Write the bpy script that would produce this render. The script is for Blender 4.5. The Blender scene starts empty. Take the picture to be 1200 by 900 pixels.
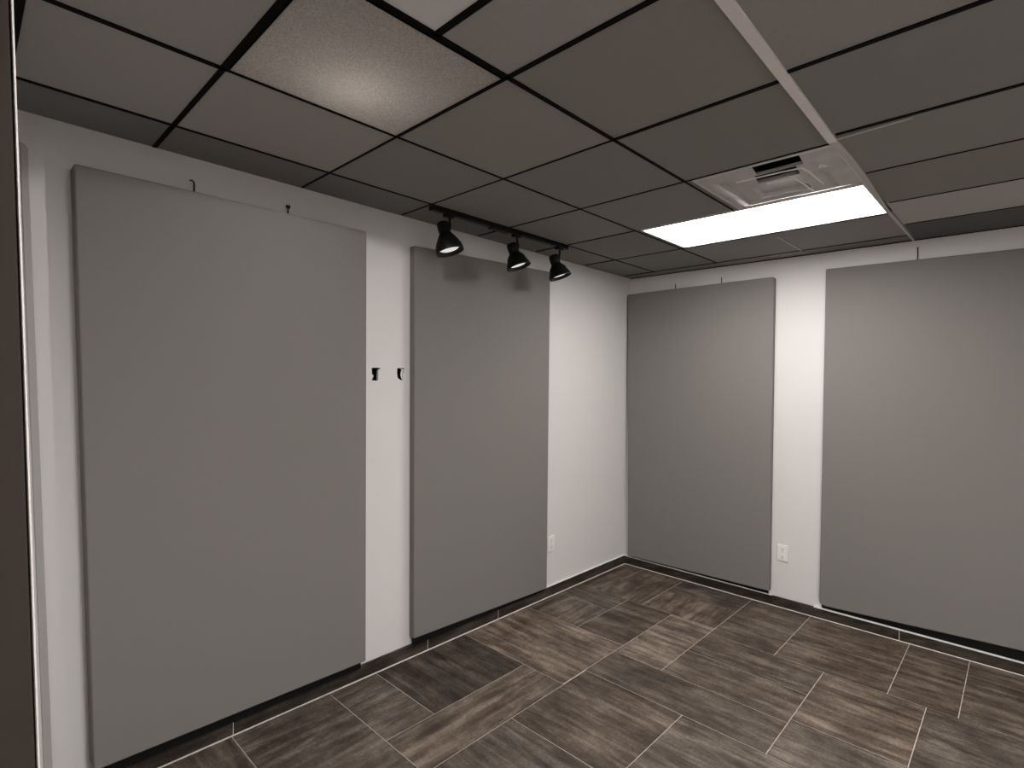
import bpy, bmesh, math, random
from mathutils import Vector, Matrix
random.seed(7)
S = bpy.context.scene
E_MAIN = 17.
E_FILL = [46., 3., 12.]  # strengths of the added fill lights behind the camera
E_SPOT = 16.
C = S.collection
FZ = 1.6824            # camera height above the floor
ZC = 2.637             # ceiling height
XR = 4.358             # right wall plane
YF = -5.6              # wall behind the photographer's right
TH = -0.0107           # ceiling grid is laid a hair off square

# ------------------------------------------------------------------ materials
def mat(name, col, rough=.6, metal=0., noise=0., nscale=30., bump=0., bscale=200., spec=.5, emit=None, estr=0.):
    m = bpy.data.materials.new(name); m.use_nodes = True
    nt = m.node_tree; b = nt.nodes['Principled BSDF']
    b.inputs['Base Color'].default_value = (*col, 1)
    b.inputs['Roughness'].default_value = rough
    b.inputs['Metallic'].default_value = metal
    b.inputs['Specular IOR Level'].default_value = spec
    tc = nt.nodes.new('ShaderNodeTexCoord')
    if noise:
        n = nt.nodes.new('ShaderNodeTexNoise'); n.inputs['Scale'].default_value = nscale; n.inputs['Detail'].default_value = 4
        nt.links.new(tc.outputs['Object'], n.inputs['Vector'])
        r = nt.nodes.new('ShaderNodeMapRange')
        r.inputs['From Min'].default_value = .3; r.inputs['From Max'].default_value = .7
        r.inputs['To Min'].default_value = 1-noise; r.inputs['To Max'].default_value = 1+noise
        nt.links.new(n.outputs['Fac'], r.inputs['Value'])
        mx = nt.nodes.new('ShaderNodeVectorMath'); mx.operation = 'SCALE'
        mx.inputs[0].default_value = col
        nt.links.new(r.outputs['Result'], mx.inputs['Scale'])
        nt.links.new(mx.outputs['Vector'], b.inputs['Base Color'])
    if bump:
        n2 = nt.nodes.new('ShaderNodeTexNoise'); n2.inputs['Scale'].default_value = bscale; n2.inputs['Detail'].default_value = 3
        nt.links.new(tc.outputs['Object'], n2.inputs['Vector'])
        bp = nt.nodes.new('ShaderNodeBump'); bp.inputs['Strength'].default_value = bump; bp.inputs['Distance'].default_value = .002
        nt.links.new(n2.outputs['Fac'], bp.inputs['Height'])
        nt.links.new(bp.outputs['Normal'], b.inputs['Normal'])
    if emit:
        b.inputs['Emission Color'].default_value = (*emit, 1); b.inputs['Emission Strength'].default_value = estr
    return m

M = {}
M['wall'] = mat('white_wall_paint', (.70,.685,.675), .65, noise=.012, nscale=2.5, bump=.05, bscale=350)
M['back_wall'] = mat('far_wall_paint', (.62,.60,.59), .7, noise=.02, nscale=2)
M['fabric'] = mat('grey_acoustic_fabric', (.212,.200,.190), .9, noise=.04, nscale=420, spec=.12)
M['gap_shadow'] = mat('black_gap_shadow', (.004,.004,.004), .7, spec=.2)  # shade below the panels, put in as near-black colour
M['hook'] = mat('dark_steel_hook', (.02,.018,.016), .5, metal=.5)
M['grid'] = mat('black_ceiling_grid', (.0035,.003,.003), .75, spec=.1)
M['white_tee'] = mat('white_ceiling_tee', (.82,.78,.76), .45, noise=.03, nscale=8)
M['pale_tee'] = mat('grey_ceiling_tee', (.52,.49,.47), .5)
M['white_metal'] = mat('white_enamel', (.66,.64,.63), .38, noise=.03, nscale=5)
M['vent_dark'] = mat('dark_vent_interior', (.02,.018,.017), .8)
M['vent_film'] = mat('clouded_white_vent_skin', (.56,.54,.525), .32, noise=.12, nscale=7, bump=.25, bscale=14)
M['mark'] = mat('pale_printed_mark', (.95,.94,.93), .5)
M['track'] = mat('black_track_metal', (.0035,.0035,.0035), .5, spec=.25)
M['lamp_face'] = mat('frosted_lamp_face', (.8,.78,.76), .4, emit=(1,.96,.93), estr=.62)
M['plastic'] = mat('white_outlet_plastic', (.84,.82,.80), .35)
M['slot'] = mat('dark_socket_slot', (.05,.045,.04), .6)
M['box_dark'] = mat('dark_junction_box', (.012,.011,.010), .7)
M['paper'] = mat('torn_white_paper', (.78,.76,.74), .8)
M['band'] = mat('flat_grey_band', (.40,.385,.375), .55)
M['jamb'] = mat('dark_brown_jamb_paint', (.034,.0265,.0215), .75, noise=.08, nscale=3, spec=.12)
M['seal'] = mat('white_jamb_edge', (.66,.63,.60), .5)
M['caulk'] = mat('pale_grout_line', (.80,.75,.71), .7)
M['edge_white'] = mat('pale_edge_profile', (.80,.78,.76), .4, noise=.15, nscale=120)
M['schluter'] = mat('brushed_edge_profile', (.50,.48,.46), .35, metal=.6, noise=.35, nscale=160)
M['housing'] = mat('grey_fixture_housing', (.30,.29,.28), .6)

def emission(name, col, s):
    m = bpy.data.materials.new(name); m.use_nodes = True; nt = m.node_tree
    nt.nodes.clear(); o = nt.nodes.new('ShaderNodeOutputMaterial'); e = nt.nodes.new('ShaderNodeEmission')
    e.inputs['Color'].default_value = (*col, 1); e.inputs['Strength'].default_value = s
    nt.links.new(e.outputs['Emission'], o.inputs['Surface']); return m
M['lit'] = emission('lit_acrylic_diffuser', (1,.965,.94), E_MAIN)
for k_ in range(3): M['fill_far%d' % k_] = emission('added_fill_diffuser', (1,.965,.94), E_FILL[k_])  # glow of the added, unseen fill panels

def lens_material():
    m = bpy.data.materials.new('speckled_prismatic_lens'); m.use_nodes = True; nt = m.node_tree
    nt.nodes.clear(); o = nt.nodes.new('ShaderNodeOutputMaterial')
    tc = nt.nodes.new('ShaderNodeTexCoord'); n = nt.nodes.new('ShaderNodeTexNoise')
    n.inputs['Scale'].default_value = 260; n.inputs['Detail'].default_value = 3
    nt.links.new(tc.outputs['Object'], n.inputs['Vector'])
    def ramp(lo, hi):
        r = nt.nodes.new('ShaderNodeValToRGB')
        r.color_ramp.elements[0].position = .32; r.color_ramp.elements[0].color = (*lo, 1)
        r.color_ramp.elements[1].position = .68; r.color_ramp.elements[1].color = (*hi, 1)
        nt.links.new(n.outputs['Fac'], r.inputs['Fac']); return r
    d = nt.nodes.new('ShaderNodeBsdfDiffuse'); t = nt.nodes.new('ShaderNodeBsdfTranslucent')
    nt.links.new(ramp((.24,.225,.21), (.37,.35,.335)).outputs['Color'], d.inputs['Color'])
    nt.links.new(ramp((.20,.19,.18), (.36,.345,.33)).outputs['Color'], t.inputs['Color'])
    a = nt.nodes.new('ShaderNodeAddShader')
    nt.links.new(d.outputs[0], a.inputs[0]); nt.links.new(t.outputs[0], a.inputs[1])
    nt.links.new(a.outputs[0], o.inputs['Surface']); return m
M['lens'] = lens_material()
M['pale_lens'] = mat('pale_acrylic_lens', (.50,.465,.44), .5, emit=(1,.95,.92), estr=.05)

def attr_material(name, ramp, rough, floor=False):
    """tile colour comes from a per-tile tone stored on the mesh; the figure from noise in the tile's own uv"""
    m = bpy.data.materials.new(name); m.use_nodes = True; nt = m.node_tree; b = nt.nodes['Principled BSDF']
    L = nt.links.new
    at = nt.nodes.new('ShaderNodeAttribute'); at.attribute_name = 'tone'
    if floor:
        uv = nt.nodes.new('ShaderNodeUVMap'); uv.uv_map = 'streak'
        mp = nt.nodes.new('ShaderNodeMapping'); mp.inputs['Scale'].default_value = (2.4, 19, 1); L(uv.outputs['UV'], mp.inputs['Vector'])
        n1 = nt.nodes.new('ShaderNodeTexNoise'); n1.inputs['Scale'].default_value = 1; n1.inputs['Detail'].default_value = 9; n1.inputs['Roughness'].default_value = .66; n1.inputs['Distortion'].default_value = .6
        L(mp.outputs['Vector'], n1.inputs['Vector'])
        n2 = nt.nodes.new('ShaderNodeTexNoise'); n2.inputs['Scale'].default_value = 5; n2.inputs['Detail'].default_value = 7; n2.inputs['Roughness'].default_value = .7
        L(uv.outputs['UV'], n2.inputs['Vector'])
        n3 = nt.nodes.new('ShaderNodeTexNoise'); n3.inputs['Scale'].default_value = 70; n3.inputs['Detail'].default_value = 4
        L(uv.outputs['UV'], n3.inputs['Vector'])
        def ma(op, a, c):
            x = nt.nodes.new('ShaderNodeMath'); x.operation = op
            for i, v in enumerate((a, c)):
                if hasattr(v, 'links'): L(v, x.inputs[i])
                else: x.inputs[i].default_value = v
            return x.outputs[0]
        f = ma('ADD', ma('MULTIPLY', n1.outputs['Fac'], .5), ma('MULTIPLY', n2.outputs['Fac'], .38))
        f = ma('ADD', f, ma('MULTIPLY', n3.outputs['Fac'], .12))
        r = nt.nodes.new('ShaderNodeValToRGB'); e = r.color_ramp.elements
        e[0].position = .39; e[0].color = (.036,.027,.020,1)
        e[1].position = .63; e[1].color = (.235,.190,.152,1)
        k = e.new(.455); k.color = (.066,.050,.038,1)
        k = e.new(.515); k.color = (.110,.086,.067,1)
        k = e.new(.57); k.color = (.168,.134,.107,1)
        L(f, r.inputs['Fac'])
        mul = nt.nodes.new('ShaderNodeVectorMath'); mul.operation = 'MULTIPLY'
        L(r.outputs['Color'], mul.inputs[0]); L(at.outputs['Color'], mul.inputs[1]); L(mul.outputs['Vector'], b.inputs['Base Color'])
        bp = nt.nodes.new('ShaderNodeBump'); bp.inputs['Strength'].default_value = .25; bp.inputs['Distance'].default_value = .002
        L(f, bp.inputs['Height']); L(bp.outputs['Normal'], b.inputs['Normal'])
    else:
        tc = nt.nodes.new('ShaderNodeTexCoord')
        n1 = nt.nodes.new('ShaderNodeTexNoise'); n1.inputs['Scale'].default_value = 300; n1.inputs['Detail'].default_value = 3
        L(tc.outputs['Object'], n1.inputs['Vector'])
        mr = nt.nodes.new('ShaderNodeMapRange'); mr.inputs['From Min'].default_value = .3; mr.inputs['From Max'].default_value = .7
        mr.inputs['To Min'].default_value = .94; mr.inputs['To Max'].default_value = 1.06
        L(n1.outputs['Fac'], mr.inputs['Value'])
        sc = nt.nodes.new('ShaderNodeVectorMath'); sc.operation = 'SCALE'
        L(at.outputs['Color'], sc.inputs[0]); L(mr.outputs['Result'], sc.inputs['Scale']); L(sc.outputs['Vector'], b.inputs['Base Color'])
        bp = nt.nodes.new('ShaderNodeBump'); bp.inputs['Strength'].default_value = .12; bp.inputs['Distance'].default_value = .002
        L(n1.outputs['Fac'], bp.inputs['Height']); L(bp.outputs['Normal'], b.inputs['Normal'])
    b.inputs['Roughness'].default_value = rough
    b.inputs['Specular IOR Level'].default_value = .35 if floor else .15
    return m
M['floor_tile'] = attr_material('brown_stone_floor_tile', None, .5, True)
M['ceil_tile'] = attr_material('grey_ceiling_tile', None, .9, False)

# ------------------------------------------------------------------ mesh helpers
def box(bm, x0, x1, y0, y1, z0, z1, bev=0., seg=2):
    vs = [bm.verts.new((x, y, z)) for x in (x0, x1) for y in (y0, y1) for z in (z0, z1)]
    idx = [(0,1,3,2),(4,6,7,5),(0,4,5,1),(2,3,7,6),(0,2,6,4),(1,5,7,3)]
    fs = [bm.faces.new([vs[i] for i in f]) for f in idx]
    bmesh.ops.recalc_face_normals(bm, faces=fs)
    if bev:
        es = list({e for f in fs for e in f.edges})
        bmesh.ops.bevel(bm, geom=es, offset=bev, segments=seg, affect='EDGES', profile=.6)
    return vs
def prism(bm, pts, d, bev=0., seg=3):
    """extrude a 3-D polygon by vector d"""
    a = [bm.verts.new(p) for p in pts]; b = [bm.verts.new(Vector(p)+Vector(d)) for p in pts]
    n = len(pts); fs = [bm.faces.new(a), bm.faces.new(b[::-1])]
    for i in range(n): fs.append(bm.faces.new((a[i], b[i], b[(i+1) % n], a[(i+1) % n])))
    bmesh.ops.recalc_face_normals(bm, faces=fs)
    if bev:
        es = list({e for f in fs for e in f.edges})
        bmesh.ops.bevel(bm, geom=es, offset=bev, segments=seg, affect='EDGES', profile=.6)
def lathe(bm, prof, n=28, mtx=None):
    """revolve (radius, height) pairs round z"""
    rings = []
    for r, z in prof:
        ring = [bm.verts.new((r*math.cos(2*math.pi*i/n), r*math.sin(2*math.pi*i/n), z)) for i in range(n)]
        rings.append(ring)
    for a, b in zip(rings, rings[1:]):
        for i in range(n): bm.faces.new((a[i], a[(i+1) % n], b[(i+1) % n], b[i]))
    if prof[0][0] > 1e-6: bm.faces.new(rings[0][::-1])
    if prof[-1][0] > 1e-6: bm.faces.new(rings[-1])
    vs = [v for r in rings for v in r]
    bmesh.ops.recalc_face_normals(bm, faces=bm.faces[:])
    if mtx is not None: bmesh.ops.transform(bm, matrix=mtx, verts=vs)
def tube(bm, pts, r, n=8):
    rings = []
    for i, p in enumerate(pts):
        p = Vector(p)
        t = (Vector(pts[min(i+1, len(pts)-1)]) - Vector(pts[max(i-1, 0)])).normalized()
        a = t.orthogonal().normalized() if i == 0 else (rings_a - t*rings_a.dot(t)).normalized()
        rings_a = a; b = t.cross(a)
        rings.append([bm.verts.new(p + (a*math.cos(2*math.pi*k/n) + b*math.sin(2*math.pi*k/n))*r) for k in range(n)])
    for A, B in zip(rings, rings[1:]):
        for k in range(n): bm.faces.new((A[k], A[(k+1) % n], B[(k+1) % n], B[k]))
    bm.faces.new(rings[0][::-1]); bm.faces.new(rings[-1])
    bmesh.ops.recalc_face_normals(bm, faces=bm.faces[:])
def obj(name, bm, m, parent=None, smooth=False):
    me = bpy.data.meshes.new(name)
    if parent is not None:
        bmesh.ops.translate(bm, verts=bm.verts[:], vec=-Vector(parent.get('_w', (0,0,0))))
    bm.to_mesh(me); bm.free(); me.materials.append(m)
    if smooth:
        for p in me.polygons: p.use_smooth = True
        me.set_sharp_from_angle(angle=math.radians(38))
    o = bpy.data.objects.new(name, me); C.objects.link(o)
    if parent is not None:
        o.parent = parent
        o['_w'] = parent.get('_w', (0,0,0))
    return o
def thing(name, loc, label, cat, group=None):
    o = bpy.data.objects.new(name, None); C.objects.link(o); o.location = loc; o.empty_display_size = .05
    o['_w'] = tuple(loc); o['label'] = label; o['category'] = cat
    if group: o['group'] = group
    return o
def tag(o, label, cat, group=None):
    o['label'] = label; o['category'] = cat
    if group: o['group'] = group
    return o
def struct(o): o['kind'] = 'structure'; return o
def B(): return bmesh.new()
def G(x, y):                    # ceiling grid coordinates -> room
    return (x - TH*y, y + TH*x)

# ------------------------------------------------------------------ floor
rects = [(.1,.95,0,-.62),(.95,1.435,0,-.86),(1.435,1.717,0,-.552),(1.717,2.385,0,-.552),(1.435,2.385,-.552,-.85),
 (2.385,3.0,0,-.845),(3.0,3.38,0,-.48),(3.38,3.65,0,-.48),(3.65,4.37,0,-.60),(3.0,3.65,-.48,-.845),
 (2.90,3.65,-.845,-1.165),(3.65,4.03,-.60,-1.165),(4.03,4.37,-.60,-1.165),(2.59,2.90,-.845,-1.857),
 (2.90,3.237,-1.165,-1.857),(3.237,3.557,-1.165,-1.857),(3.557,4.37,-1.165,-1.58),(3.557,4.37,-1.58,-2.168),
 (3.557,4.37,-2.168,-2.47),(3.557,4.37,-2.47,-2.95),(1.965,2.59,-.85,-1.45),(1.435,1.965,-.85,-1.45),
 (1.965,2.59,-1.45,-2.1),(2.59,2.945,-1.857,-2.55),(2.945,3.557,-1.857,-2.34),(2.945,3.557,-2.34,-2.95),(2.59,2.945,-2.55,-2.95),
 (.1,.95,-.62,-1.24),(.95,1.435,-.86,-1.46),(.1,.95,-1.24,-2.1),(1.435,1.965,-1.45,-2.1),(.95,1.435,-1.46,-2.1)]
tones = [1.05,1.18,1.05,.62,1.2,1.38,.95,.85,.95,.78,1.55,1.12,.85,.80,.98,.92,.92,.95,.98,1.0,.88,.9,1.18,1.1,1.12,.95,.9,.9,1,1,.9,1.1]
dirs = 'xxxxxxxxxyyyyxyyxyyyxyyxyxyxxyxy'
dirs = ['y','x','x','y','x','y','x','y','x','y','y','x','y','y','y','y','y','y','y','y','y','y','y','y','y','y','y','x','y','x','y','x']
y = -2.1
for ya, yb in ((-2.1,-2.52),(-2.52,-2.95)):
    x = -.9 if ya == -2.1 else -.6
    x = .1
    for w in ((.6,.62,.62,.65) if ya == -2.1 else (.3,.62,.62,.6,.35)):
        rects.append((x, min(x+w, 2.59), ya, yb)); tones.append(random.uniform(.85,1.1)); dirs.append(random.choice('xy')); x += w
yy = -2.95; k = 0
while yy > YF:
    x = .1 - (k % 2)*.3
    while x < XR:
        w = random.choice((.6,.6,.3)); rects.append((max(x,.1), min(x+w, 4.37), yy, max(yy-.45, YF))); tones.append(random.uniform(.85,1.1)); dirs.append(random.choice('xy')); x += w
    yy -= .45; k += 1
x = -1.2
rects += [(-1.3,-.6,-1.7,-2.5),(-.6,.1,-1.7,-2.5),(-1.3,-.6,-2.5,-3.4),(-.6,.1,-2.5,-3.4)]; tones += [1,.9,.95,1.05]; dirs += ['x','y','x','y']
bm = B()
box(bm, -1.35, 4.5, YF-.1, .1, -.06, -.0012)
n_base = len(bm.faces)
tl = bm.loops.layers.float_color.new('tone'); uvl = bm.loops.layers.uv.new('streak')
g = .0022
for f in bm.faces:
    f.material_index = 1
    for l in f.loops: l[tl] = (1,1,1,1)
rr = random.Random(3)
for (x0, x1, y0, y1), t, d in zip(rects, tones, dirs):
    if x1 - x0 < .02: continue
    off = (rr.uniform(0, 50), rr.uniform(0, 50)); hue = rr.uniform(-.04, .04)
    top = [bm.verts.new(p) for p in ((x0+g, y0-g, 0), (x0+g, y1+g, 0), (x1-g, y1+g, 0), (x1-g, y0-g, 0))]
    lo = [bm.verts.new((v.co.x, v.co.y, -.0015)) for v in top]
    fs = [bm.faces.new(top)] + [bm.faces.new((top[i], lo[i], lo[(i+1) % 4], top[(i+1) % 4])) for i in range(4)]
    for f in fs:
        f.material_index = 0
        for l in f.loops:
            l[tl] = (t*(1+hue), t, t*(1-hue), 1)
            u, v = l.vert.co.x, l.vert.co.y
            l[uvl].uv = (u+off[0], v+off[1]) if d == 'x' else (v+off[0], u+off[1])
me = bpy.data.meshes.new('floor'); bm.normal_update(); bm.to_mesh(me); bm.free()
me.materials.append(M['floor_tile']); me.materials.append(mat('floor_grout', (.46,.42,.38), .85, noise=.2, nscale=25))
fl = bpy.data.objects.new('floor', me); C.objects.link(fl); struct(fl)

# ------------------------------------------------------------------ walls
hole_a = [(1.674,1.742),(1.732,1.743),(1.729,1.736),(1.718,1.731),(1.717,1.699),(1.717,1.670),(1.675,1.671),(1.683,1.689),(1.688,1.696),(1.677,1.706)]
hole_b = [(1.844,1.744),(1.896,1.748),(1.887,1.735),(1.886,1.718),(1.879,1.702),(1.886,1.688),(1.888,1.672),(1.866,1.676),(1.849,1.686),(1.843,1.711)]
bm = B()
def loop(pts):
    vs = [bm.verts.new((px, 0, pz)) for px, pz in pts]
    return [bm.edges.new((vs[i], vs[(i+1) % len(vs)])) for i in range(len(vs))]
ed = loop([(.0,0),(XR+.1,0),(XR+.1,ZC+.30),(.0,ZC+.30)]) + loop(hole_a) + loop(hole_b)
bmesh.ops.triangle_fill(bm, edges=ed, use_beauty=True)
ext = bmesh.ops.extrude_face_region(bm, geom=bm.faces[:])
bmesh.ops.translate(bm, verts=[v for v in ext['geom'] if isinstance(v, bmesh.types.BMVert)], vec=(0,.016,0))
bmesh.ops.recalc_face_normals(bm, faces=bm.faces[:])
struct(obj('wall_left', bm, M['wall']))
bm = B(); box(bm, XR, XR+.1, YF, 0, 0, ZC+.30); struct(obj('wall_right', bm, M['wall']))
bm = B(); box(bm, .06, XR, YF-.1, YF, 0, ZC+.30); struct(obj('wall_front', bm, M['back_wall']))
# wall with the doorway the photograph is taken from
bm = B()
box(bm, -.06, .06, -1.62, .016, 0, ZC+.30); box(bm, -.06, .06, YF, -3.35, 0, ZC+.30)
struct(obj('wall_back', bm, M['back_wall']))
bm = B(); box(bm, -1.4, -1.3, -3.5, -1.5, 0, ZC+.30); box(bm, -1.3, -.06, -1.7, -1.6, 0, ZC+.30); box(bm, -1.3, -.06, -3.45, -3.35, 0, ZC+.30)
struct(obj('wall_hallway', bm, M['back_wall']))

# dark door jamb at the left of the frame (a little out of plumb)
bm = B()
def jamb(bm, xa_top, xb_top, xa_bot, xb_bot, y0, y1):
    prism(bm, [(xa_bot,y0,0),(xb_bot,y0,0),(xb_top,y0,ZC-.001),(xa_top,y0,ZC-.001)], (0,y1-y0,0), .002, 1)
XJ0, XJ1 = .150, .069
jamb(bm, -.07, XJ1-.004, -.07, XJ0-.004, -1.745, -1.62)
j = struct(obj('door_1', bm, M['jamb']))
bm = B(); jamb(bm, XJ1-.0016, XJ1+.001, XJ0-.0022, XJ0+.001, -1.743, -1.62)
struct(obj('trim_1', bm, M['seal']))

# ------------------------------------------------------------------ ceiling tiles and grid
bm = B(); tl = bm.loops.layers.float_color.new('tone')
ZT = ZC + .004
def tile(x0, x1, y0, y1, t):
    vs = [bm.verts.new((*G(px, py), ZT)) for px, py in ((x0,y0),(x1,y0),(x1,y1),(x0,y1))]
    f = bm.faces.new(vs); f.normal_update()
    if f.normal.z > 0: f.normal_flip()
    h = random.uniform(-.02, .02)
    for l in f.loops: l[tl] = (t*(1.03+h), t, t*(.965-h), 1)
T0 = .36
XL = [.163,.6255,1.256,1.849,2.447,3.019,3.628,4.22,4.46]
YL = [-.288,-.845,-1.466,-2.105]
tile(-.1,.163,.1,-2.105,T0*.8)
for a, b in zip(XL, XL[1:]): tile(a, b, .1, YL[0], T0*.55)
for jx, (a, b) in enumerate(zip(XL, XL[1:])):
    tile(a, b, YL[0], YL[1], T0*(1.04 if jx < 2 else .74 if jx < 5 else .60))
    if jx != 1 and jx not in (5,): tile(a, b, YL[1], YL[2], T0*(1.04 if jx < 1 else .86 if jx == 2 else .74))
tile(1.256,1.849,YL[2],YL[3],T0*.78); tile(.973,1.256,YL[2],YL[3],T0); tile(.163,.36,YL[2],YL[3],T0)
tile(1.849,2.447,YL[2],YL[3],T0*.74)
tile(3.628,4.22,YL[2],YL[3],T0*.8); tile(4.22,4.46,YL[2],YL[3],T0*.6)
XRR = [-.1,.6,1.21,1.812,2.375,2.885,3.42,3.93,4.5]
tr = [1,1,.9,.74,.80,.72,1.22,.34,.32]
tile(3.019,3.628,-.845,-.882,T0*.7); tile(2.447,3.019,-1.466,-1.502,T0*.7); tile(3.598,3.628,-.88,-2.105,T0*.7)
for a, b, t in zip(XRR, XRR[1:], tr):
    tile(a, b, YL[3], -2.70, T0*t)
k = 0; yy = -2.70
fill_troffs = [(.6,1.21,-3.31),(1.812,2.375,-3.31),(.6,1.21,-4.53)]  # unseen troffers added to even out the room light
while yy > YF - .1:
    for a, b in zip(XRR, XRR[1:]):
        if any(abs(a-t[0]) < .01 and yy < t[2]+.65 and yy > t[2]-.55 for t in fill_troffs): continue
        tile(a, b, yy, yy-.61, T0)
    yy -= .61
box(bm, -1.4, 4.5, YF-.1, .1, ZC+.31, ZC+.35)
for f in bm.faces:
    for l in f.loops:
        if l[tl][3] == 0: l[tl] = (.1,.1,.1,1)
# hallway ceiling
vs = [bm.verts.new(p) for p in ((-1.35,-1.6,ZT),(-.08,-1.6,ZT),(-.08,-3.4,ZT),(-1.35,-3.4,ZT))]
f = bm.faces.new(vs)
for l in f.loops: l[tl] = (.3,.3,.3,1)
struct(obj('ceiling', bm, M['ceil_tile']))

bm = B()
def tee(x0, y0, x1, y1, w, b=None, drop=0.):
    b = bm if b is None else b
    p, q = Vector((*G(x0,y0), 0)), Vector((*G(x1,y1), 0)); d = (q-p).normalized(); n = Vector((-d.y, d.x, 0))*w/2
    z0 = ZC - drop
    prism(b, [(*(p-n).xy, z0), (*(q-n).xy, z0), (*(q+n).xy, z0), (*(p+n).xy, z0)], (0,0,.010+drop))
def xline(x, segs):
    for ya, yb, w in segs: tee(x, ya, x, yb, w)
tee(.163,0,.163,-2.1,.022)
xline(.6255, [(0,-.288,.017),(-.288,-.845,.017),(-.845,-1.466,.022)])
xline(.973, [(-1.466,-2.09,.022)]); xline(.36, [(-1.466,-2.09,.022)])
xline(1.256, [(0,-.288,.010),(-.288,-.845,.009),(-.845,-1.466,.013),(-1.466,-2.09,.018)])
xline(1.849, [(0,-.288,.008),(-.288,-.845,.006),(-.845,-1.466,.008),(-1.466,-2.09,.017)])
xline(2.447, [(0,-.288,.012),(-.288,-.845,.008),(-.845,-1.466,.007),(-1.466,-2.09,.006)])
xline(3.019, [(0,-.288,.016),(-.288,-.845,.009)])
xline(3.628, [(0,-.288,.016),(-.288,-.845,.007),(-.845,-2.09,.008)])
xline(4.22, [(0,-.288,.016),(-.288,-.845,.010),(-.845,-2.09,.008)])
for yv, ws in ((-.288, (.014,.011,.009,.007,.009,.008,.008)), (-.845, (.019,.011,.009,.009,.008,.009,.009)), (-1.466, (.02,.020,.017,.013,.008,.0,.0))):
    for (a, b), w in zip(zip(XL, XL[1:]), ws):
        if w: tee(a, yv, b, yv, w)
for xv, w in zip(XRR[1:], (.02,.02,.018,.017,.005,.004,.004)):
    if xv < 4.3: tee(xv, -2.12, xv, YF, w)
for k in range(5): tee(-.1, -2.70-.61*k, 4.36, -2.70-.61*k, .02)
struct(obj('trim_2', bm, M['grid']))
# black wall angle where the ceiling meets the right wall
bm = B(); box(bm, XR-.006, XR, -5.5, -.02, ZC-.004, ZC+.002); struct(obj('trim_3', bm, M['grid']))
# the white main tee
bm = B()
x0, x1 = .2, 2.40
def strip(b, pts, z0, z1):
    for (xa, ya, wa), (xb, yb, wb) in zip(pts, pts[1:]):
        prism(b, [(xa, ya-wa/2, z0), (xb, yb-wb/2, z0), (xb, yb+wb/2, z0), (xa, ya+wa/2, z0)], (0,0,z1-z0))
strip(bm, [(.12,-2.13,.034),(1.36,-2.128,.034),(2.40,-2.124,.030)], ZC-.006, ZC+.003)
struct(obj('trim_4', bm, M['white_tee']))
bm = B()
strip(bm, [(2.40,-2.124,.030),(2.60,-2.135,.026),(2.9,-2.135,.022),(3.5,-2.128,.016),(4.355,-2.142,.009)], ZC-.005, ZC+.003)
strip(bm, [(3.70,-1.506,.008),(4.18,-1.515,.008)], ZC-.004, ZC+.002)
prism(bm, [(2.386,-2.14,ZC-.003),(2.396,-2.14,ZC-.003),(2.379,-2.38,ZC-.003),(2.373,-2.38,ZC-.003)], (0,0,.004))
struct(obj('trim_5', bm, M['pale_tee']))

# ------------------------------------------------------------------ baseboards
def baseboard(name, along, ends, h, joints):
    bm = B(); js = [ends[0]] + joints + [ends[1]]
    for a, b in zip(js, js[1:]):
        lo, hi = min(a, b)+.001, max(a, b)-.001
        if along == 'x': box(bm, lo, hi, -.012, 0, .001, h, .001, 1)
        else: box(bm, XR-.012, XR, lo, hi, .001, h, .001, 1)
    tl = bm.loops.layers.float_color.new('tone'); uvl = bm.loops.layers.uv.new('streak')
    for f in bm.faces:
        for l in f.loops:
            l[tl] = (.42,.42,.42,1)
            c = l.vert.co; l[uvl].uv = (c.x+c.y+7, c.z+c.y*.2+3)
    return struct(obj(name, bm, M['floor_tile']))
baseboard('baseboard_left', 'x', (.11, XR-.012), .078, [.957,2.086,2.7,3.3,3.9])
baseboard('baseboard_right', 'y', (0, YF), .074, [-.70,-1.309,-2.111,-2.72,-3.4,-4.0,-4.6,-5.2])
bm = B()
box(bm, .11, XR-.016, -.0185, -.012, .0003, .004); box(bm, XR-.0175, XR-.012, YF, -.012, .0003, .004)
for xv in (.957,2.086,2.7): box(bm, xv-.0012, xv+.0012, -.0125, -.010, .002, .070)
for yv in (-2.111,-2.72): box(bm, XR-.0125, XR-.010, yv-.0012, yv+.0012, .002, .070)
struct(obj('trim_6', bm, M['caulk']))
bm = B()
box(bm, 3.19, XR-.012, -.0135, 0, .0775, .0835, .0008, 1); box(bm, XR-.020, XR, -1.31, -.0, .0735, .0815, .0015, 2); box(bm, XR-.026, XR, YF, -1.60, .0735, .0835, .002, 2)
struct(obj('trim_7', bm, M['edge_white']))

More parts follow.
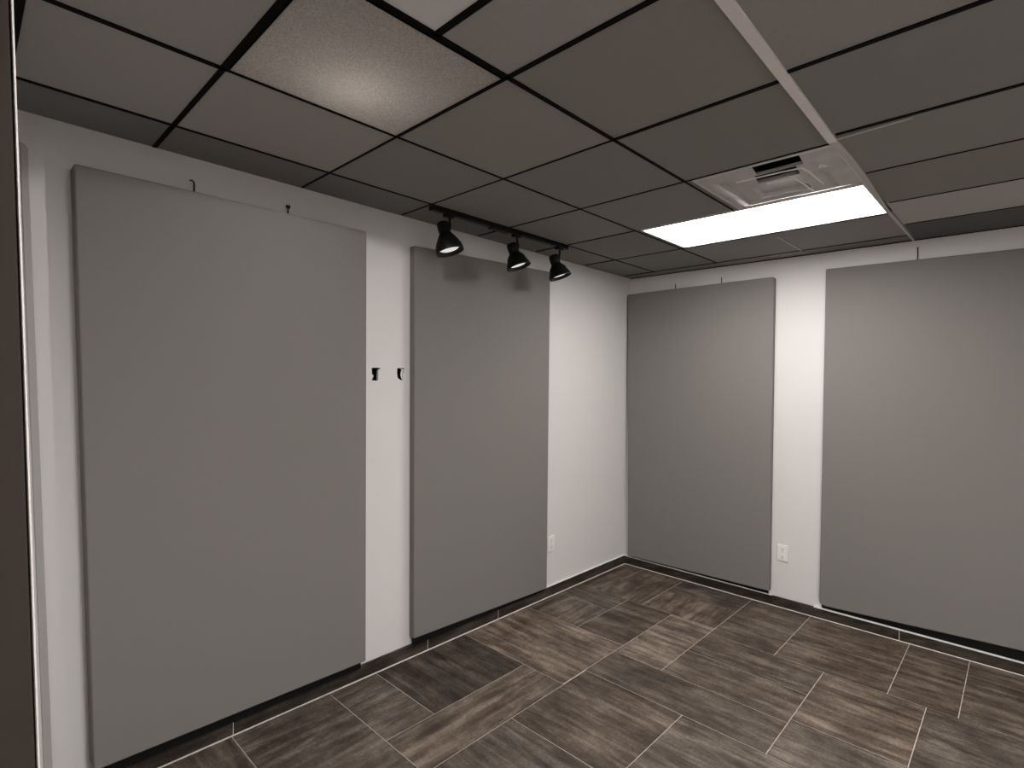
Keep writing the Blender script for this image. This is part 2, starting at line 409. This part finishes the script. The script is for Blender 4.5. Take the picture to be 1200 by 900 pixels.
# ------------------------------------------------------------------ acoustic panels
def rounded(pts, r, n=5):
    out = []
    N = len(pts)
    for i in range(N):
        p = Vector(pts[i]); a = Vector(pts[i-1]); b = Vector(pts[(i+1) % N]); ri = r[i]
        da, db = (a-p).normalized(), (b-p).normalized()
        if ri < 1e-4: out.append(p); continue
        s, e = p+da*ri, p+db*ri
        for k in range(n+1):
            t = k/n; out.append(s*(1-t)**2 + p*2*t*(1-t) + e*t*t)
    return out
def acoustic_panel(quad, t, side, label, radii=(.008,)*4, rail=None, shadow_d=.035, hooks=()):  # rail: foot height of the black strip painted for gap shade
    """quad: TL TR BR BL in wall coordinates on the front face; side 'L' wall (u = x) or 'R' wall (u = y)"""
    P = (lambda u, z, o: (u, -o, z)) if side == 'L' else (lambda u, z, o: (XR-o, u, z))
    uc = sum(q[0] for q in quad)/4; zb = min(q[1] for q in quad)
    root = thing('acoustic_panel', P(uc, zb, .01), label, 'acoustic panel', 'grey fabric acoustic panels on the white walls')
    bm = B()
    pts = rounded([Vector(P(u, z, t)) for u, z in quad], radii)
    d = Vector(P(0,0,.004)) - Vector(P(0,0,t))
    a = [bm.verts.new(p) for p in pts]; b = [bm.verts.new(p+d) for p in pts]
    n = len(pts); ff = bm.faces.new(a); bm.faces.new(b[::-1])
    for i in range(n): bm.faces.new((a[i], b[i], b[(i+1) % n], a[(i+1) % n]))
    bmesh.ops.recalc_face_normals(bm, faces=bm.faces[:])
    bmesh.ops.bevel(bm, geom=list(ff.edges), offset=.007, segments=3, affect='EDGES', profile=.5)
    obj('fabric_core', bm, M['fabric'], root)
    bm = B()
    bl, br = quad[3], quad[2]
    u0, u1 = bl[0], br[0]; s = .012 if u1 > u0 else -.012
    h0 = rail  # foot of the painted gap shade, no real rail
    prism(bm, [P(u0+s, h0, .0145), P(u1-s, h0, .0145), P(u1-s, br[1]+.004, .0145), P(u0+s, bl[1]+.004, .0145)], Vector(P(0,0,shadow_d))-Vector(P(0,0,.0145)), .0015, 1)
    obj('shadow_strip', bm, M['gap_shadow'], root)  # black strip standing in for the shaded gap under the panel
    for (u, z0, z1, kind) in hooks:
        bm = B()
        if kind == 'wire': tube(bm, [P(u, z0, .006), P(u-.002, (z0+z1)/2, .006), P(u, z1, .006)], .0032, 6)
        elif kind == 'hook':
            tube(bm, [P(u, z0, .006), P(u, z1-.014, .008), P(u-.004, z1-.004, .012), P(u-.012, z1, .014), P(u-.02, z1-.004, .012)], .0034, 6)
        else:
            tube(bm, [P(u, z0, .006), P(u, z1, .006)], .004, 6); box(bm, *sorted((P(u-.009,0,0)[0], P(u+.009,0,.012)[0])), *sorted((P(u-.009,0,.0)[1], P(u+.009,0,.012)[1])), z1-.014, z1)
        obj('hanger', bm, M['hook'], root)
    return root
acoustic_panel([(.353,2.468),(1.580,2.473),(1.607,.137),(.427,.145)], .09, 'L',
    'grey fabric acoustic panel nearest the dark door jamb, left of the two wall cut-outs', rail=.090, shadow_d=.058,
    hooks=[(.775,2.46,2.538,'hook'),(1.19,2.46,2.535,'clip')])
acoustic_panel([(1.921,2.470),(3.167,2.510),(3.184,.095),(1.952,.127)], .05, 'L',
    'grey fabric acoustic panel right behind the black track spotlights', rail=.080, shadow_d=.04)
acoustic_panel([(-.020,2.484),(-1.293,2.496),(-1.299,.112),(-.065,.094)], .05, 'R',
    'grey fabric acoustic panel between the room corner and the wall outlet', radii=(.008,.02,.008,.008), rail=.0825, shadow_d=.020,
    hooks=[(-.468,2.48,2.537,'wire'),(-.873,2.49,2.546,'wire')])
acoustic_panel([(-1.639,2.509),(-2.862,2.495),(-2.862,.158),(-1.640,.104)], .036, 'R',
    'grey fabric acoustic panel running out of the frame, with a rounded lower corner', radii=(.008,.008,.01,.045), rail=.0845, shadow_d=.021,
    hooks=[(-2.165,2.50,2.588,'wire')])

# ------------------------------------------------------------------ ceiling lights, vent
def ring_frame(bm, x0, x1, y0, y1, w, z0, z1):
    a = [G(px, py) for px, py in ((x0,y0),(x1,y0),(x1,y1),(x0,y1))]
    s = 1 if y1 > y0 else -1
    b = [G(px, py) for px, py in ((x0+w,y0+w*s),(x1-w,y0+w*s),(x1-w,y1-w*s),(x0+w,y1-w*s))]
    for i in range(4):
        k = (i+1) % 4
        prism(bm, [(*a[i], z0), (*a[k], z0), (*b[k], z0), (*b[i], z0)], (0,0,z1-z0))
def quad_slab(bm, x0, x1, y0, y1, z0, z1):
    prism(bm, [(*G(px, py), z0) for px, py in ((x0,y0),(x1,y0),(x1,y1),(x0,y1))], (0,0,z1-z0))
def ceiling_light(x0, x1, y0, y1, label, lens, frame, fw=.012, zl=.002, group=None):
    gx, gy = G((x0+x1)/2, (y0+y1)/2)
    t = thing('ceiling_light', (gx, gy, ZC), label, 'ceiling light', group)
    bm = B(); ring_frame(bm, x0, x1, y0, y1, fw, ZC-.003, ZC+.012); obj('frame', bm, frame, t)
    bm = B(); quad_slab(bm, x0+fw, x1-fw, y0-fw, y1+fw, ZC+zl, ZC+zl+.003); obj('diffuser', bm, lens, t)
    bm = B()
    quad_slab(bm, x0+.004, x1-.004, y0-.004, y1+.004, ZC+.295, ZC+.30)
    ring_frame(bm, x0+.004, x1-.004, y0-.004, y1+.004, .004, ZC+.0125, ZC+.295)
    obj('housing', bm, M['housing'], t)
    return t
ceiling_light(3.019+.004, 3.600, -.880, -2.090, 'long bright lit ceiling light next to the white air vent', M['lit'], M['white_metal'], .012)
ceiling_light(.6255+.012, 1.256-.007, -.845-.006, -1.466+.012, 'square speckled ceiling light glowing softly at one spot', M['lens'], M['grid'], .002)
ceiling_light(.36+.012, .973-.011, -1.466-.012, -2.09, 'pale smooth ceiling light cut by the top edge of the photo', M['pale_lens'], M['grid'], .002)
for k_, (a, b, yv) in enumerate(fill_troffs):
    ceiling_light(a+.01, b-.01, yv+.60, yv-.60, 'added fill light in the ceiling behind the camera, out of view', M['fill_far%d' % k_], M['white_metal'], .012, group='added fill lights behind the camera')

def vent():
    x0, x1, y0, y1 = 2.447+.005, 3.019-.002, -1.466-.035, -2.100
    cx, cy = (x0+x1)/2, (y0+y1)/2; gx, gy = G(cx, cy)
    t = thing('air_vent', (gx, gy, ZC), 'square white ceiling air vent with dark slots beside the lit light', 'air vent')
    bm = B(); ring_frame(bm, x0, x1, y0, y1, .014, ZC-.004, ZC+.01); obj('frame', bm, M['white_metal'], t)
    bm = B(); ring_frame(bm, x0+.002, x1-.002, y0-.002, y1+.002, .006, ZC+.0101, ZC+.11); quad_slab(bm, x0+.002, x1-.002, y0-.002, y1+.002, ZC+.11, ZC+.115); obj('duct_neck', bm, M['vent_dark'], t)
    hx, hy = (x1-x0)/2-.012, (y0-y1)/2-.012
    bm = B(); N = 72; rv = random.Random(5)
    def height(u, v):
        d = max(abs(u), abs(v)); h = 0.
        if d > .70: h = -.021*(1-(d-.70)/.30)
        elif d > .38: h = -.004 - .022*(1-(d-.38)/.32)
        else: h = -.006
        return h + .0016*math.sin(5*u+2.5*v)*math.cos(4*v-2*u)
    gv = {}
    for i in range(N+1):
        for k in range(N+1):
            u, v = -1+2*i/N, -1+2*k/N
            gv[i,k] = bm.verts.new((*G(cx+u*hx, cy-v*hy), ZC+.002+height(u, v)))
    for i in range(N):
        for k in range(N):
            u, v = -1+2*(i+.5)/N, -1+2*(k+.5)/N
            if -.97 < u < -.72 and -.12 < v < .55: continue
            if -.62 < u < -.40 and -.20 < v < .42: continue
            bm.faces.new((gv[i,k], gv[i,k+1], gv[i+1,k+1], gv[i+1,k]))
    ex = bmesh.ops.extrude_face_region(bm, geom=bm.faces[:])
    bmesh.ops.translate(bm, verts=[q for q in ex['geom'] if isinstance(q, bmesh.types.BMVert)], vec=(0,0,.0015))
    bmesh.ops.recalc_face_normals(bm, faces=bm.faces[:])
    obj('louvre_plate', bm, M['vent_film'], t, True)
    for pts in ([(2.525,-1.70),(2.528,-1.90),(2.535,-1.975),(2.60,-1.985),(2.80,-1.995)], [(2.632,-1.80),(2.636,-1.885),(2.645,-1.915),(2.72,-1.925),(2.87,-1.935)]):
        bm = B(); tube(bm, [(px, py, ZC-.026) for px, py in pts], .0035, 8); obj('blade_edge', bm, M['mark'], t, True)
    # small pale triangle mark
    bm = B(); c = Vector((2.573,-2.045)); R = .024
    P3 = [c + Vector((math.cos(a), math.sin(a)))*R for a in (math.pi*.95, math.pi*.95+2.094, math.pi*.95+4.189)]
    P4 = [c + (p-c)*.55 for p in P3]
    for i in range(3):
        k = (i+1) % 3
        prism(bm, [(*P3[i], ZC-.027), (*P3[k], ZC-.027), (*P4[k], ZC-.027), (*P4[i], ZC-.027)], (0,0,.0016))
    obj('triangle_mark', bm, M['mark'], t)
vent()

# ------------------------------------------------------------------ track and spotlights
YT = -.292
tr_ = thing('light_track', (2.44, YT, ZC), 'black light track fixed under the ceiling above the middle panel', 'light track')
def tp(x): return YT - .0107*(x-1.86)
bm = B(); prism(bm, [(1.86, tp(1.86)-.018, ZC-.022), (3.03, tp(3.03)-.018, ZC-.022), (3.03, tp(3.03)+.018, ZC-.022), (1.86, tp(1.86)+.018, ZC-.022)], (0,0,.0215), .002, 1)
obj('rail', bm, M['track'], tr_)
bm = B(); box(bm, 2.30, 2.46, tp(2.38)-.026, tp(2.38)+.026, ZC-.030, ZC-.0005, .004, 1); obj('power_feed', bm, M['track'], tr_)
for x in (1.852, 3.026):
    bm = B(); box(bm, x, x+.012, tp(x)-.020, tp(x)+.020, ZC-.024, ZC-.0005, .002, 1); obj('end_cap', bm, M['track'], tr_)
def spotlight(x, neck, base, label):
    """neck, base: axis points at the neck's top and the mouth's centre"""
    yy = tp(x)
    t = thing('track_spotlight', (x, yy, ZC-.022), label, 'spotlight', 'black spotlights on the ceiling track')
    bm = B(); box(bm, x-.030, x+.030, yy-.016, yy+.016, ZC-.040, ZC-.0222, .003, 1); obj('track_adapter', bm, M['track'], t)
    n, b = Vector(neck), Vector(base); ax = (b-n).normalized(); L = (b-n).length
    mtx = Matrix.Translation(n) @ ax.to_track_quat('Z', 'Y').to_matrix().to_4x4()
    side = Vector((1,-.35,0)).normalized()*.038
    piv = n + ax*.030 + side
    bm = B(); tube(bm, [(x+.006, yy, ZC-.038), (x+.008, yy, ZC-.06), tuple(piv+Vector((0,0,.022))), tuple(piv-Vector((0,0,.012)))], .0062, 8)
    tube(bm, [tuple(piv), tuple(n+ax*.030)], .009, 10)
    obj('stem', bm, M['track'], t, True)
    bm = B()
    prof = [(.018,0),(.030,.003),(.0345,.011),(.0345,.052),(.0325,.062),(.036,.070),(.049,.090),(.064,.116),(.075,.142),(.079,.158),(.080,L-.004),(.0795,L),(.074,L),(.0725,L-.010),(.057,L-.066),(.036,L-.092),(.001,L-.096)]
    lathe(bm, prof, 36, mtx); obj('shade', bm, M['track'], t, True)
    bm = B(); lathe(bm, [(.0005,L-.013),(.030,L-.0135),(.050,L-.017),(.060,L-.023),(.060,L-.028),(.02,L-.040),(.0005,L-.042)], 32, mtx); obj('lamp_face', bm, M['lamp_face'], t, True)
spotlight(1.975, (1.935,-.286,2.565), (1.962,-.328,2.396), 'black track spotlight nearest the door jamb, at the track start')
spotlight(2.525, (2.490,-.290,2.553), (2.520,-.332,2.402), 'middle black track spotlight, second from the door jamb')
spotlight(2.955, (2.905,-.292,2.553), (2.936,-.334,2.400), 'black track spotlight at the track end nearest the room corner')

# ------------------------------------------------------------------ outlets, junction boxes, grey band
def outlet(side, u, z, label):
    P = (lambda a, b, o: (u+a, -o, z+b)) if side == 'L' else (lambda a, b, o: (XR-o, u-a, z+b))
    t = thing('wall_outlet', P(0,0,0), label, 'wall outlet', 'white wall outlets')
    def bx(bm, a0, a1, b0, b1, o0, o1, bev=0.):
        p, q = P(a0,b0,o0), P(a1,b1,o1)
        box(bm, *sorted((p[0],q[0])), *sorted((p[1],q[1])), *sorted((p[2],q[2])), bev, 2)
    bm = B(); bx(bm, -.038,.038,-.0605,.0605, .0004,.008, .003); obj('cover_plate', bm, M['plastic'], t)
    for s in (-1, 1):
        bm = B(); bx(bm, -.017,.017, s*.0275-.0175, s*.0275+.0175, .0075,.0105, .0012); so = obj('socket', bm, M['plastic'], t)
        for a0 in (-.008,.006):
            bm = B(); bx(bm, a0,a0+.0025, s*.0275-.002, s*.0275+.009, .0104,.0109); obj('slot', bm, M['slot'], so)
        bm = B(); bx(bm, -.003,.003, s*.0275-.012, s*.0275-.006, .0104,.0109); obj('slot', bm, M['slot'], so)
    bm = B(); lathe(bm, [(.0005,0),(.003,0),(.003,.0015),(.0005,.0022)], 12, Matrix.Translation(P(0,0,.0078)) @ (Matrix.Rotation(math.pi/2, 4, 'X') if side == 'L' else Matrix.Rotation(-math.pi/2, 4, 'Y'))); obj('screw', bm, M['schluter'], t)
outlet('L', 3.279, .412, 'white wall outlet peeking out from the edge of the panel behind the spotlights')
outlet('R', -1.378, .413, 'white wall outlet low on the wall between the two right-hand panels')

def junction_box(x0, x1, z0, z1, label, flap):
    t = thing('junction_box', ((x0+x1)/2, .018, z0), label, 'junction box', 'dark cut-outs in the white wall')
    bm = B(); d = .07; w = .003
    box(bm, x0, x1, .0155+d, .02+d, z0, z1)
    box(bm, x0, x0+w, .0155, .0155+d, z0, z1); box(bm, x1-w, x1, .0155, .0155+d, z0, z1)
    box(bm, x0+w, x1-w, .0155, .0155+d, z0, z0+w); box(bm, x0+w, x1-w, .0155, .0155+d, z1-w, z1)
    obj('box_shell', bm, M['box_dark'], t)
    if flap:
        bm = B()
        pts = [(1.866,1.744,.002),(1.874,1.734,-.003),(1.867,1.722,-.005),(1.863,1.706,-.006),(1.868,1.690,-.005),(1.874,1.682,-.003),(1.882,1.676,-.001)]
        for (xa,za,ya),(xb,zb,yb) in zip(pts, pts[1:]):
            prism(bm, [(xa,ya,za),(xb,yb,zb),(xb+.0085,yb,zb-.001),(xa+.0085,ya,za-.001)], (0,.0012,0))
        o = obj('torn_paper', bm, M['paper'], t); o['label'] = 'curled white paper'
    else:
        bm = B(); tube(bm, [(1.690,.05,1.68),(1.694,.03,1.69),(1.704,.028,1.684),(1.708,.05,1.678)], .003, 6); obj('wire', bm, M['hook'], t)
junction_box(1.664,1.742,1.660,1.754, 'ragged open cut-out beside the large left panel, all dark inside', False)
junction_box(1.832,1.905,1.662,1.758, 'ragged open cut-out with curled white paper, nearer the spotlight panel', True)

# raised grey band with a rounded top, from the floor up beside the jamb
bm = B()
def band_outline(x0t, x1t, x0b, x1b, zt):
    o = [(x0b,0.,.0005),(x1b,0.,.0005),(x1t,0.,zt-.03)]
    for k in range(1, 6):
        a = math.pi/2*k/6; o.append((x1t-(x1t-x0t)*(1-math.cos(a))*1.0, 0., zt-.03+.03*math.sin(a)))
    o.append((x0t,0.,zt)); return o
prism(bm, band_outline(.210,.232,.295,.320,2.525), (0,-.008,0), .002, 2)
tag(obj('grey_band', bm, M['band']), 'slim grey band with rounded top on the wall beside the jamb', 'band')

# ------------------------------------------------------------------ lamps
def lamp(name, kind, loc, energy, **k):
    l = bpy.data.lights.new(name, kind); l.energy = energy
    for a, v in k.items(): setattr(l, a, v)
    o = bpy.data.objects.new(name, l); C.objects.link(o); o.location = loc; return o
# bulb inside the speckled fixture
lamp('fixture_bulb', 'POINT', (.964,-1.06,ZC+.19), 3.2, shadow_soft_size=.03, color=(1,.97,.94))
# downlight element of that fixture, aimed at the panel behind the track
sp = lamp('fixture_spot', 'SPOT', (1.15,-1.00,ZC-.014), E_SPOT, shadow_soft_size=.025, spot_size=math.radians(168), spot_blend=.10, color=(1,.965,.94))

w = bpy.data.worlds.new('world'); S.world = w; w.use_nodes = True
w.node_tree.nodes['Background'].inputs['Color'].default_value = (.5,.48,.46,1)
w.node_tree.nodes['Background'].inputs['Strength'].default_value = .1

for o in C.objects:
    if '_w' in o: del o['_w']

# ------------------------------------------------------------------ camera
F = Vector((0.72926416,0.68417554,-0.00881028)); Rr = Vector((0.68422209,-0.72912263,0.01484328)); U = Vector((-0.00373163,0.01685286,0.99985102))
cd = bpy.data.cameras.new('camera'); cam = bpy.data.objects.new('camera', cd); C.objects.link(cam)
m = Matrix((Rr, U, -F)).transposed().to_4x4(); m.translation = (.0267,-2.6881,FZ); cam.matrix_world = m
cd.sensor_width = 36; cd.lens = 36*631.566/1200
cd.shift_x = -8.341/1200; cd.shift_y = 1.475/1200; cd.clip_start = .02
S.camera = cam
S.view_settings.view_transform = 'Standard'; S.view_settings.look = 'None'
S.view_settings.gamma = 1; S.view_settings.use_curve_mapping = False; S.view_settings.exposure = 0.0
S.cycles.use_denoising = True
S.cycles.max_bounces = 10; S.cycles.diffuse_bounces = 6
